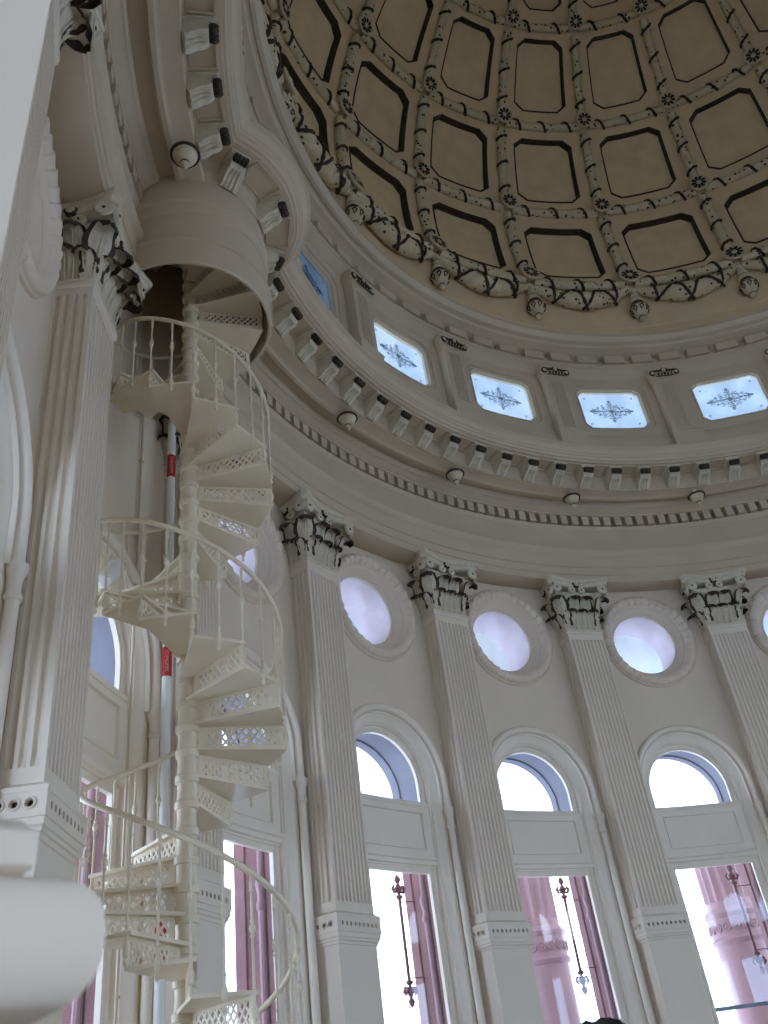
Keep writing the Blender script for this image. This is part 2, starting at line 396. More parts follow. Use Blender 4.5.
# ---- attic
ATT = [(.862, 1.108), (.858, 1.109), (.858, 1.140), (.861, 1.143), (.861, 1.150), (.865, 1.156), (.868, 1.158), (.868, 1.168)]
ATT2 = [(.868, 1.318), (.868, 1.326), (.865, 1.328), (.862, 1.333), (.860, 1.340), (.857, 1.345), (.856, 1.352), (.853, 1.354), (.853, 1.362), (.867, 1.364), (.867, 1.388), (.849, 1.390), (.846, 1.392), (.838, 1.392),
        (.832, 1.393), (.829, 1.397), (.824, 1.3985), (.822, 1.396), (.815, 1.396), (.810, 1.400), (.806, 1.404), (.806, 1.412), (.815, 1.416), (.850, 1.42)]
a = MB(); sweep(a, ATT, podcut=False); sweep(a, ATT2, podcut=False)
# wall zone with octagonal openings
AZ0, AZ1 = 1.168, 1.318; HA = .5
def octo(cx, cz, hx, hz, ch): return [(hx, -hz + ch), (hx, hz - ch), (hx - ch, hz), (-hx + ch, hz), (-hx, hz - ch), (-hx, -hz + ch), (-hx + ch, -hz), (hx - ch, -hz)]
AR_ = .868 * S
def wa(i0, s, z, r=AR_): an = th(i0) - s / AR_; return (r * cos(an), r * sin(an), z)
HS = AR_ * DPHI / 2; AZC = Z(1.241); 
def octpt(ang, hx, hz, ch):
    P = octo(0, 0, hx, hz, ch); dx, dz = cos(ang), sin(ang); best = None
    for k in range(8):
        (x1, z1), (x2, z2) = P[k], P[(k + 1) % 8]; ex_, ez_ = x2 - x1, z2 - z1; den = dx * ez_ - dz * ex_
        if abs(den) < 1e-12: continue
        t = (x1 * ez_ - z1 * ex_) / den; u = (x1 * dz - z1 * dx) / den
        if t > 0 and -1e-6 <= u <= 1 + 1e-6: best = t if best is None else min(best, t)
    return dx * best, dz * best
o8 = octo(0, 0, .62, .47, .10)
for k in range(20):
    i0 = k - 3.5; ex2 = [math.atan2(z, x) % (2 * PI) for x in (HS, -HS) for z in (Z(AZ1) - AZC, Z(AZ0) - AZC)] + [math.atan2(z, x) % (2 * PI) for x, z in o8]
    A = angs(32, ex2)
    rows = []
    for an in A:
        x, z = ray_rect(0, AZC, an, -HS, HS, Z(AZ0), Z(AZ1)); p = octpt(an, .70, .53, .12)
        rows.append([wa(i0, x, z), wa(i0, p[0], AZC + p[1]), wa(i0, p[0] * .985, AZC + p[1] * .985, AR_ + .03), wa(i0, p[0] * .90, AZC + p[1] * .90, AR_ + .035), wa(i0, p[0] * .885, AZC + p[1] * .885, AR_ + .015),
                     wa(i0, p[0] * .86, AZC + p[1] * .85, AR_ + .02), wa(i0, p[0] * .845, AZC + p[1] * .82, AR_ + .05), wa(i0, p[0] * .825, AZC + p[1] * .79, AR_ + .055), wa(i0, p[0] * .825, AZC + p[1] * .79, AR_ + .11)])
    a.grid(rows)
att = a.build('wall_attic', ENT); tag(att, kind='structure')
dd = MB()
for k in range(80):
    i = k / 4 + .25 / 2 - 3 ; hw = .090; v = []
    for ii in (i - hw, i, i + hw):
        for R in (.8505, .868):
            for z in (1.3655, 1.387): v.append(cyl(R * S, ii, Z(z)))
    dd.add(v, [(0, 2, 6, 4), (4, 6, 10, 8), (0, 4, 5, 1), (4, 8, 9, 5), (1, 5, 7, 3), (5, 9, 11, 7), (0, 1, 3, 2), (8, 10, 11, 9)])
dd.build('block_course', ENT, att, 0)
def etched(m, i0):
    def P(x, z): return wa(i0, x, AZC + z, AR_ + .095)
    def curl(cx, cz, r, a0, a1, tr=.0055, sh=.35):
        m.tube([P(cx + r * (1 - sh * k / 10) * cos(a0 + (a1 - a0) * k / 10), cz + r * (1 - sh * k / 10) * sin(a0 + (a1 - a0) * k / 10)) for k in range(11)], tr, 4)
    for sx in (-1, 1):
        for sz in (-1, 1):
            curl(sx * .10, sz * .06, .055, 0, sx * 4.6); curl(sx * .20, sz * .045, .045, 1, 1 + sx * 5); curl(sx * .06, sz * .14, .04, 2, 2 + sx * 5); curl(sx * .28, sz * .03, .03, 0, 5)
            curl(sx * .14, sz * .12, .03, 1, 6); curl(sx * .33, sz * .045, .022, 2, 7); curl(sx * .03, sz * .09, .03, 0, 5); curl(sx * .24, sz * .085, .02, 0, 6)
            m.tube([P(0, 0), P(sx * .16, sz * .10)], .005, 4)
        m.tube([P(0, 0), P(sx * .42, 0)], .006, 4)
        for q in (.38, .34): curl(sx * q, 0, .022, 0, 6.28, .006, 0)
        m.tube([P(0, 0), P(0, sx * .24)], .006, 4); curl(0, sx * .23, .025, 0, 6.28, .006, 0); curl(0, sx * .19, .035, 0, 6.28, .005, 0)
    curl(0, 0, .04, 0, 6.28, .007, 0)
    for sx in (-1, 1):
        for sz in (-1, 1): curl(sx * .45, sz * .30, .014, 0, 6.28, .005, 0)
for k in range(20):
    i0 = k - 3.5; wn[0] += 1; root = empty('window_%d' % wn[0]); root['kind'] = 'structure'
    m = MB(); m.poly([wa(i0, x * .83, AZC + z * .80, AR_ + .10) for x, z in octo(0, 0, .70, .53, .12)]); m.build('pane', GLASSD if abs(i0 - .5) < .1 else GLASSA, root, 0)
    if -3 < i0 < 8: m = MB(); etched(m, i0); m.build('etched_ornament', ETCH, root, 60)

# ---- dome
DZ = Z(1.736)
def dome(rho, i, al): return cyl(rho * S * cos(al), i, DZ + rho * S * sin(al))
AL = [math.radians(q) for q in (-8.0, 10.9, 29.2, 47.1, 63.5, 77.5)]
RF, RPN = .850, .866
dm = MB()
sweep(dm, [(.850, 1.42), (.853, 1.45), (.853, 1.478), (.851, 1.480), (.851, 1.486), (.8535, 1.489), (.852, 1.53), (.849, 1.57), (.845, 1.605)], podcut=False)
rows = [[dome(RF, -3.5 + 20 * k / 240, al) for k in range(241)] for al in (math.radians(-9.0), AL[0] + .008)]
dm.grid([[cyl(.845 * S, -3.5 + 20 * k / 240, Z(1.605)) for k in range(241)]] + rows)
rows = [[dome(RF - .0, -3.5 + 20 * k / 240, al) for k in range(241)] for al in (AL[5], AL[5] + .05)]
dm.grid(rows); dm.grid([rows[1]] + [[dome(RF + .02, -3.5 + 20 * k / 240, al) for k in range(241)] for al in (AL[5] + .06, PI / 2 - .002)])
def octa(fi, fa, ci, ca):  # normalised cell outline with chamfered corners
    return [(1 - fi, fa + ca), (1 - fi, 1 - fa - ca), (1 - fi - ci, 1 - fa), (fi + ci, 1 - fa), (fi, 1 - fa - ca), (fi, fa + ca), (fi + ci, fa), (1 - fi - ci, fa)]
def subd(P, n):
    out = []
    for k in range(len(P)):
        a_, b_ = P[k], P[(k + 1) % len(P)]
        for q in range(n): out.append((a_[0] + (b_[0] - a_[0]) * q / n, a_[1] + (b_[1] - a_[1]) * q / n))
    return out
def to_rect(p):
    x, y = p[0] - .5, p[1] - .5; t = .5 / max(abs(x), abs(y)); return (x * t + .5, y * t + .5)
for row in range(5):
    a0, a1 = AL[row], AL[row + 1]
    a0 += .008 if row == 0 else 0
    fi = .150 + .010 * row; ci = .085 + .012 * row; ca = .075; fa = (.10, .12, .13, .14, .15)[row]
    for k in range(20):
        i0 = k - 4
        def Q(p, rho): return dome(rho, i0 + p[0], a0 + (a1 - a0) * p[1])
        O = [(x, y if y < .5 else y - (.11, .04, .01, 0, 0)[row]) for x, y in octa(fi, fa, ci, ca)]; n = 4; O1 = subd(O, n)
        rr = [to_rect(p) for p in O1]
        # make sure rectangle corners are hit: snap nearest
        for c in ((0, 0), (1, 0), (1, 1), (0, 1)):
            j = min(range(len(rr)), key=lambda q: (rr[q][0] - c[0]) ** 2 + (rr[q][1] - c[1]) ** 2); rr[j] = c
        def scl(P, s): return [(.5 + (x - .5) * s, .5 + (y - .5) * s) for x, y in P]
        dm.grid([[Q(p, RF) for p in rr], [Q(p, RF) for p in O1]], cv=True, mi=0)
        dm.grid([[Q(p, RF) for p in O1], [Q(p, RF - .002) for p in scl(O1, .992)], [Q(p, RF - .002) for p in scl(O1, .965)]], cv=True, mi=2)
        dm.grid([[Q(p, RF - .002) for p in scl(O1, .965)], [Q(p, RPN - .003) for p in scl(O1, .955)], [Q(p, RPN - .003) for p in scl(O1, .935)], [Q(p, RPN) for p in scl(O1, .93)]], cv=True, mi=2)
        I1 = scl(O, .93); # inner panel, fan with centre rings
        dm.grid([[Q(p, RPN) for p in scl(O1, .93)], [Q(p, RPN) for p in scl(O1, .6)], [Q(p, RPN) for p in scl(O1, .3)]], cv=True, mi=1)
        dm.poly([Q(p, RPN) for p in scl(O1, .3)], 1)
ceil = dm.build('ceiling', [DOMEF, DOMEP, BROWN], smooth=30); tag(ceil, kind='structure')

def inward(P): v = Vector((P.x, P.y, P.z - DZ)); return -v.normalized()
def bead(name, pts, rad, step, parent, wrap_every, flat=.9):
    P = [Vector(p) for p in pts]; m = MB(); N = len(P); rad_l = []
    for k in range(N): rad_l.append(rad * (1.0 + .12 * ((k % 4) / 3.0)))
    m.tube(P, rad_l, 8, mi=0, half=inward, flat=flat)
    o = m.build(name, GARL, parent, 60)
    # fillets beside the bead
    wr = MB(); q = wrap_every // 2
    while q < N - 2:
        c = P[q]; t = (P[q + 1] - P[q - 1]).normalized(); u = inward(c); w_ = t.cross(u).normalized()
        path = [c + (u * cos(b) * flat + w_ * sin(b)) * rad * 1.20 + t * (.07 * (b / 1.4)) for b in [-1.75 + 3.5 * z / 10 for z in range(11)]]
        wr.tube(path, [.020 + .014 * abs(sin(z * 1.9)) for z in range(11)], 5); q += wrap_every
    wr.build('ribbon', BROWN, o, 60)
    return o
RB = .843
I0, I1 = -3, 9
for i in range(I0, I1 + 1):
    for row in range(4):
        a0, a1 = AL[row] + .02, AL[row + 1] - .035; n = 40
        bead('rib_garland', [dome(RB, i, a0 + (a1 - a0) * k / n) for k in range(n + 1)], .098 - .007 * row, 0, ceil, 14)
for row in range(5):
    for i in range(I0, I1):
        g = .045; n = 48; al = AL[row] - .012
        if row == 4 and i % 1: continue
        bead('ring_garland', [dome(RB, i + g + (1 - 2 * g) * k / n, al) for k in range(n + 1)], .098 - .007 * row, 0, ceil, 16 if row < 3 else 24)
# rosettes
def dome_matrix(rho, i, al):
    P = Vector(dome(rho, i, al)); n = inward(P); t = Vector((-sin(th(i)), cos(th(i)), 0)); b = n.cross(t)
    return Matrix(((t.x, b.x, n.x, P.x), (t.y, b.y, n.y, P.y), (t.z, b.z, n.z, P.z), (0, 0, 0, 1)))
rb = MB(); rb.lathe([(.05, -.20), (.06, -.10), (.10, -.04), (.155, -.01), (.165, .015), (.155, .035), (.135, .03), (.125, .01), (.05, .005), (.045, .03), (.02, .045), (.001, .05)], 24)
pt = MB()
for k in range(9):
    M = Matrix.Rotation(2 * PI * k / 9, 4, 'Z')
    pt.grid([[M @ Vector((x, s * wd, z)) for s in (-1, 0, 1)] for x, wd, z in ((.040, .010, .03), (.070, .022, .032), (.105, .026, .030), (.132, .012, .032))])
rim = MB(); rim.lathe([(.166, .0), (.172, .014), (.164, .028)], 24)
ros0 = rb.build('rosette', CREAMD, ceil); pt.build('petal_star', BROWN, ros0); 
first = True
for row in range(5):
    for i in range(I0, I1 + 1):
        o = ros0 if first else copy_tree(ros0, ceil); first = False
        o.matrix_local = dome_matrix(.8265, i, AL[row]) @ Matrix.Scale((1.25, 1.15, 1.1, 1.05, .9)[row], 4)
# swags and pendants below the lowest ring
sw = MB(); n = 44
GZ = Z(1.594)
def swag_pts(dr=0): 
    out = []
    for k in range(n + 1):
        t = k / n; out.append(Vector((dr, 0, 0)) + Vector(((.8365 - .012 * sin(PI * t)) * S * 1.0, (t - .5), GZ - .42 * sin(PI * t) ** .9)))
    return out
def mk_swag(i0):
    P = []; rad = []
    for k in range(n + 1):
        t = k / n; R = .838 - .010 * sin(PI * t)
        P.append(Vector(cyl(R * S, i0 + .04 + .92 * t, GZ - .36 * (sin(PI * t) if 0 < t < 1 else 0) ** .85)))
        rad.append((.07 + .10 * sin(PI * t)) * (1 + .08 * ((k % 4) / 3)))
    m = MB(); m.tube(P, rad, 10); o = m.build('swag', GARL, ceil, 60)
    wr = MB()
    for q, tw in ((7, .3), (13, -.5), (18, .5), (25, -.5), (31, .5), (37, -.3)):
        c = P[q]; t = (P[q + 1] - P[q - 1]).normalized(); u = inward(c); w_ = t.cross(u).normalized(); r = rad[q] * 1.04
        wr.tube([c + (u * cos(b) + w_ * sin(b)) * r + t * (tw * .35 * b / 1.6) for b in [-2.1 + 4.2 * z / 12 for z in range(13)]], [.020 + .018 * abs(sin(z * 1.9)) for z in range(13)], 5)
    wr.build('ribbon', BROWN, o, 60)
for i in range(I0, I1): mk_swag(i)
pb = MB(); 
prof = [(.02, .20), (.07, .18), (.08, .12), (.06, .08), (.09, .0), (.10, -.05), (.07, -.09), (.10, -.12), (.125, -.17), (.125, -.22), (.09, -.26), (.10, -.28), (.15, -.32), (.17, -.38), (.165, -.44), (.13, -.50), (.09, -.56), (.06, -.60), (.065, -.63), (.05, -.67), (.001, -.69)]
pb.lathe(prof, 16)
db = MB(); db.lathe([(.072, -.075), (.082, -.09), (.09, -.108)], 16); db.lathe([(.118, -.235), (.125, -.255), (.095, -.268)], 16); db.lathe([(.168, -.345), (.176, -.36), (.174, -.375)], 16)
for k in range(8):
    an = 2 * PI * k / 8; db.tube([((r + .006) * cos(an + w2), (r + .006) * sin(an + w2), z) for r, z, w2 in ((.172, -.40, 0), (.165, -.44, .2), (.13, -.50, -.1), (.165, -.43, -.25), (.172, -.40, 0))], .013, 5)
db.lathe([(.062, -.595), (.072, -.605), (.066, -.62)], 12)
pen0 = pb.build('pendant', CREAMD, ceil); db.build('pendant_banding', BROWN, pen0)
for k, i in enumerate(range(I0, I1 + 1)):
    o = pen0 if k == 0 else copy_tree(pen0, ceil); o.location = cyl(.8365 * S, i, Z(1.582) - .10); o.rotation_euler = (0, 0, th(i))

# ================================================================= STAIR DRUM (housing)
POD = empty('stair_drum', (PODX, PODY, 0), 0)
tag(POD, 'cream cylindrical housing bulging from the cornice around the top of the spiral staircase', 'stair housing')
m = MB()
m.lathe([(r * S, Z(z)) for r, z in [(.0, 1.100), (.0985, 1.100), (.1005, .9), (.1035, .870), (.1035, .867), (.1065, .867), (.1078, .869), (.1078, .908), (.1100, .909), (.1105, .912), (.1095, .915), (.1045, .916), (.1045, .962), (.1065, .963), (.1070, .968), (.1065, .984), (.1090, .986), (.1095, .992), (.1085, .999), (.1045, 1.001), (.1045, 1.03), (.1025, 1.037), (.1025, 1.052)]], 96)
m.build('drum', ENT, POD, 30)
m = MB(); inn = th(POD_I) + PI
rows = []
for R, z in UPP + [(.836, 1.1045), (.85, 1.106)]:
    r = pod_r(R)
    # angle (about pod centre, from inward) where the pod circle of radius r crosses the main circle of radius R
    if R < .836 and z > 1.1042 or R == .85 and z > 1.1: R_, r = (.833, pod_r(.833)) if R < .84 else (.833, .10)
    else: R_ = R
    c = (POD_C ** 2 + r * r - R_ * R_) / (2 * POD_C * r); c = max(-1, min(1, c)); ph = math.acos(c)
    rows.append([(r * S * cos(inn - ph + 2 * ph * k / 48), r * S * sin(inn - ph + 2 * ph * k / 48), Z(z)) for k in range(49)])
m.grid(rows); m.build('cornice', ENT, POD, 30)
m = MB()
rows = [[(r * S * cos(inn - 1.25 + 2.5 * k / 48), r * S * sin(inn - 1.25 + 2.5 * k / 48), Z(z)) for k in range(49)] for r, z in ((pod_r(.833) * .97, 1.103), (.02, 1.1055))]
m.grid(rows); m.build('lid', ENT, POD, 0)
for an in (-46, -6, 34):
    o = copy_tree(mod0, POD); A_ = math.radians(an); place_mod(o, .1035 * S * cos(A_), .1035 * S * sin(A_), A_, Z(1.0735))
for an in (-26, 14):
    cf = MB(); A_ = math.radians(an); coffer_frame(cf, .106 * S * cos(A_), .106 * S * sin(A_), A_, .20); cf.build('soffit_coffer_frame', ENT, POD, 0)
# ================================================================= CORNICE DROPS
def drop_meshes():
    b = MB(); b.lathe([(.04, 0), (.05, -.03), (.06, -.05), (.13, -.085), (.165, -.11), (.17, -.125), (.15, -.14), (.14, -.17), (.115, -.205), (.075, -.225), (.045, -.235), (.04, -.25), (.055, -.27), (.055, -.29), (.03, -.315), (.022, -.335), (.001, -.35)], 24)
    r = MB(); n = 72
    r.tube([((.168 + .006 * (k % 2)) * cos(2 * PI * k / n), (.168 + .006 * (k % 2)) * sin(2 * PI * k / n), -.122) for k in range(n)], .019, 6, closed=True)
    r.lathe([(.050, -.245), (.058, -.255), (.052, -.268)], 16)
    return b, r
b, r = drop_meshes()
dr0 = empty('cornice_drop'); b.v = [(x * .80, y * .80, z * 1.0) for x, y, z in b.v]; r.v = [(x * .80, y * .80, z * 1.0) for x, y, z in r.v]; b.build('bowl', CREAMD, dr0); r.build('beaded_rim', BROWN, dr0)
DL = {-2: 'round turned drop under the cornice at the top left edge, before the stair housing', -1: 'largest round turned drop under the cornice, just above the cylindrical stair housing',
      0: 'round turned drop under the cornice hidden behind the stair housing', 1: 'round turned drop under the cornice, first to the right of the staircase', 2: 'round turned drop under the cornice, second to the right of the staircase',
      3: 'round turned drop under the cornice, third to the right of the staircase', 4: 'round turned drop under the cornice, fourth to the right of the staircase', 5: 'round turned drop under the cornice beyond the right edge'}
first = True
for i in (-2, -1, 1, 2, 3, 4, 5):
    o = dr0 if first else copy_tree(dr0); first = False
    o.location = cyl(.9155 * S, i, Z(1.0355)); o.rotation_euler = (0, 0, th(i)); tag(o, DL[i], 'ornament', 'turned drops under the cornice')

# ================================================================= PILASTERS
HW, DP = .32, .32
def shaft_section(front=9, side=4, depth=.03):
    pts = []
    def run(p0, p1, n, nrm, groove):
        L = (Vector(p1) - Vector(p0)); out = []
        mar = .05 if groove else .05
        ln = L.length; w = (ln - 2 * .028) / n; t = L.normalized()
        out.append((Vector(p0), 0))
        for k in range(n):
            s0 = .028 + k * w; a, b_ = s0 + w * .17, s0 + w * .83
            for q in range(7):
                f = q / 6; out.append((Vector(p0) + t * (a + (b_ - a) * f), depth * (math.sqrt(max(0, 1 - (2 * f - 1) ** 2)))))
        return [(p, g, Vector(nrm)) for p, g in out]
    pts += run((-HW, -.03), (-HW, DP), side, (1, 0), 1)
    pts += run((-HW, DP), (HW, DP), front, (0, -1), 1)
    pts += run((HW, DP), (HW, -.03), side, (-1, 0), 1)
    pts.append((Vector((HW, -.03)), 0, Vector((0, 0))))
    return pts
SEC = shaft_section()
def shaft_mesh(zb, zt):
    m = MB(); rows = []
    for z, g in ((zb, 0), (zb + .10, 0), (zb + .105, .55), (zb + .13, .9), (zb + .17, 1), (zt - .22, 1), (zt - .19, .8), (zt - .175, 0), (zt - .10, 0)):
        rows.append([(p.x + n.x * d * g, p.y + n.y * d * g, z) for p, d, n in SEC])
    m.grid(rows)
    return m
def around(m, prof, zoff=0, back=-.12, mi=0):
    """profile (projection, z) swept round the three faces with mitred corners"""
    rows = []
    for p, z in prof:
        x, y = HW + p, DP + p
        rows.append([(-x, back, z + zoff), (-x, y, z + zoff), (x, y, z + zoff), (x, back, z + zoff)])
    m.grid(rows, mi=mi)
def pierced(m, P0, ux, L, H, n, hw, hh, nrm, dep, margin):
    """flat strip with n rectangular pockets"""
    P0, ux, nrm = Vector(P0), Vector(ux), Vector(nrm); uz = Vector((0, 0, 1)); w = (L - 2 * margin) / n
    q = lambda a, z, d=0: P0 + ux * a + uz * z - nrm * d
    m.poly([q(0, 0), q(margin, 0), q(margin, H), q(0, H)]); m.poly([q(L - margin, 0), q(L, 0), q(L, H), q(L - margin, H)])
    for k in range(n):
        a0 = margin + k * w; a1 = a0 + w; c, zc = (a0 + a1) / 2, H / 2
        N = 8; inner = [(c + hw * cos(PI / 8 + PI / 4 * j), zc + hh * sin(PI / 8 + PI / 4 * j)) for j in range(N)]
        outer = [(a1, H * .7), (a0 + w * .7, H), (a0 + w * .3, H), (a0, H * .7), (a0, H * .3), (a0 + w * .3, 0), (a0 + w * .7, 0), (a1, H * .3)]
        m.grid([[q(*o_) for o_ in outer], [q(*o_) for o_ in inner], [q(o_[0], o_[1], dep) for o_ in inner]], cv=True)
        m.poly([q(o_[0], o_[1], dep) for o_ in inner], 1)  # pocket bottoms coloured dark for the shade inside the holes
        for cn, pa, pb_ in (((a1, H), 0, 1), ((a0, H), 2, 3), ((a0, 0), 4, 5), ((a1, 0), 6, 7)): m.poly([q(*cn), q(*outer[pa]), q(*outer[pb_])])
        # raised ring round the hole
        if hw > .02: m.tube([q(c + hw * 1.45 * cos(2 * PI * j / 12), zc + hh * 1.45 * sin(2 * PI * j / 12), -.004) for j in range(12)], .008, 5, closed=True)
def band_mesh(n_front=9, n_side=3):
    m = MB(); H = .13; z0 = -.045; p = .035
    around(m, [(-.004, -.17), (.004, -.165), (.010, -.14), (.022, -.13), (.024, -.11), (.034, -.10), (.036, -.06), (.044, -.055), (.044, -.045)])
    around(m, [(.044, z0 + H), (.046, z0 + H + .01), (.046, z0 + H + .03), (.02, z0 + H + .045), (.0, z0 + H + .06), (-.01, z0 + H + .06)])
    p = .042
    pierced(m, (-HW - p, DP + p, z0), (1, 0, 0), 2 * (HW + p), H, n_front, .017, .024, (0, 1, 0), .03, .05)
    pierced(m, (-HW - p, -.0, z0), (0, 1, 0), DP + p, H, n_side, .022, .022, (-1, 0, 0), .03, .05)
    pierced(m, (HW + p, DP + p, z0), (0, -1, 0), DP + p, H, n_side, .022, .022, (1, 0, 0), .03, .05)
    return m
def leaf_mesh(h=.34, w=.10, curl=.11, out=.06, lobes=4):
    m = MB(); NV = 30; US = (-1, -.70, -.5, -.26, -.1, .1, .26, .5, .70, 1); rows = []; NU = len(US) - 1
    for k in range(NV + 1):
        v = k / NV
        if v < .70: z = h * v / .70 * .90; y = .012 + out * (v / .70) ** 1.8
        else:
            a = (v - .70) / .30 * 3.5; rc = curl * .33
            y = .012 + out + rc * (1 - cos(a)); z = h * .90 + rc * sin(a)
        ww = w * (.62 + .42 * sin(min(1, v / .75) * PI * .62)) * (1 - max(0, v - .74) * 2.0)
        lob = 1 + .20 * (abs(sin(v * lobes * PI)) - .5)
        row = []
        for u in US:
            e = lob if abs(u) > .9 else (1 + (lob - 1) * .6 if abs(u) > .65 else 1)
            row.append((u * ww * e, y - .045 * u * u + .012 * (abs(abs(u) - .26) < .01) + .004 * cos(v * 50) * (abs(u) > .5), z - (.020 * abs(sin(v * lobes * PI)) if abs(u) > .7 else 0)))
        rows.append(row)
    def mif(a, b): return 1 if (b in (0, NU - 1) and 2 < a) or (a >= NV - 5 and b not in (3, 4, 5)) or a >= NV - 3 else 0
    m.grid(rows, mif=mif)
    m.tube([(0, r_[4][1] + .006, r_[4][2]) for r_ in rows[:NV - 6]], [.016 - .0003 * q for q in range(NV - 6)], 6)
    return m
def volute_mesh(r0=.085, turns=1.6, wd=.05):
    m = MB(); pts = []; rad = []
    for k in range(28):
        t = k / 27; a = PI / 2 + t * turns * 2 * PI; r = r0 * (1 - .72 * t); pts.append((r * cos(a), 0, r * sin(a))); rad.append(.020 * (1 - .45 * t))
    m.tube(pts, rad, 6)
    m.lathe([(.001, -wd / 2), (r0 * .9, -wd / 2), (r0 * .9, wd / 2 * .4), (.001, wd / 2 * .4)], 16, Matrix.Rotation(PI / 2, 4, 'X'))
    e = MB(); e.lathe([(.001, -.034), (.016, -.03), (.018, -.02)], 10, Matrix.Rotation(-PI / 2, 4, 'X'))
    return m
LEAF_A = leaf_mesh(.29, .125, .16, .07).build('acanthus_leaf', [LEAF, BROWN], None, 50)
LEAF_B = leaf_mesh(.52, .135, .22, .12).build('acanthus_leaf', [LEAF, BROWN], None, 50)
VOL = volute_mesh().build('volute', [LEAF], None, 50)
def fleuron_mesh():
    m = MB(); m.lathe([(.001, .05), (.02, .045), (.03, .03), (.045, .02)], 10, Matrix.Rotation(-PI / 2, 4, 'X'), 0)
    for k in range(5):
        an = 2 * PI * k / 5 + .3; m.lathe([(.001, .025), (.022, .015), (.028, 0), (.02, -.02)], 8, Matrix.Translation((.042 * cos(an), 0, .042 * sin(an))) @ Matrix.Rotation(-PI / 2, 4, 'X'), 1)
    return m
FLEU = fleuron_mesh().build('fleuron', [LEAF, BROWN], None, 50)
EYEB = MB(); EYEB.lathe([(.001, .012), (.012, .010), (.016, 0)], 10, Matrix.Rotation(-PI / 2, 4, 'X')); EYEO = EYEB.build('volute_eye', BROWN, None, 50)
for o in (LEAF_A, LEAF_B, VOL, FLEU, EYEO): C.objects.unlink(o)
def inst(src, parent, loc, rz=0, rx=0, sc=1):
    o = src.copy(); C.objects.link(o); o.parent = parent; o.location = loc; o.rotation_euler = (rx, 0, rz); o.scale = (sc, sc, sc) if not isinstance(sc, tuple) else sc; return o
ZC0, ZC1 = Z(.7529), Z(.8618)   # neck and top of the capital
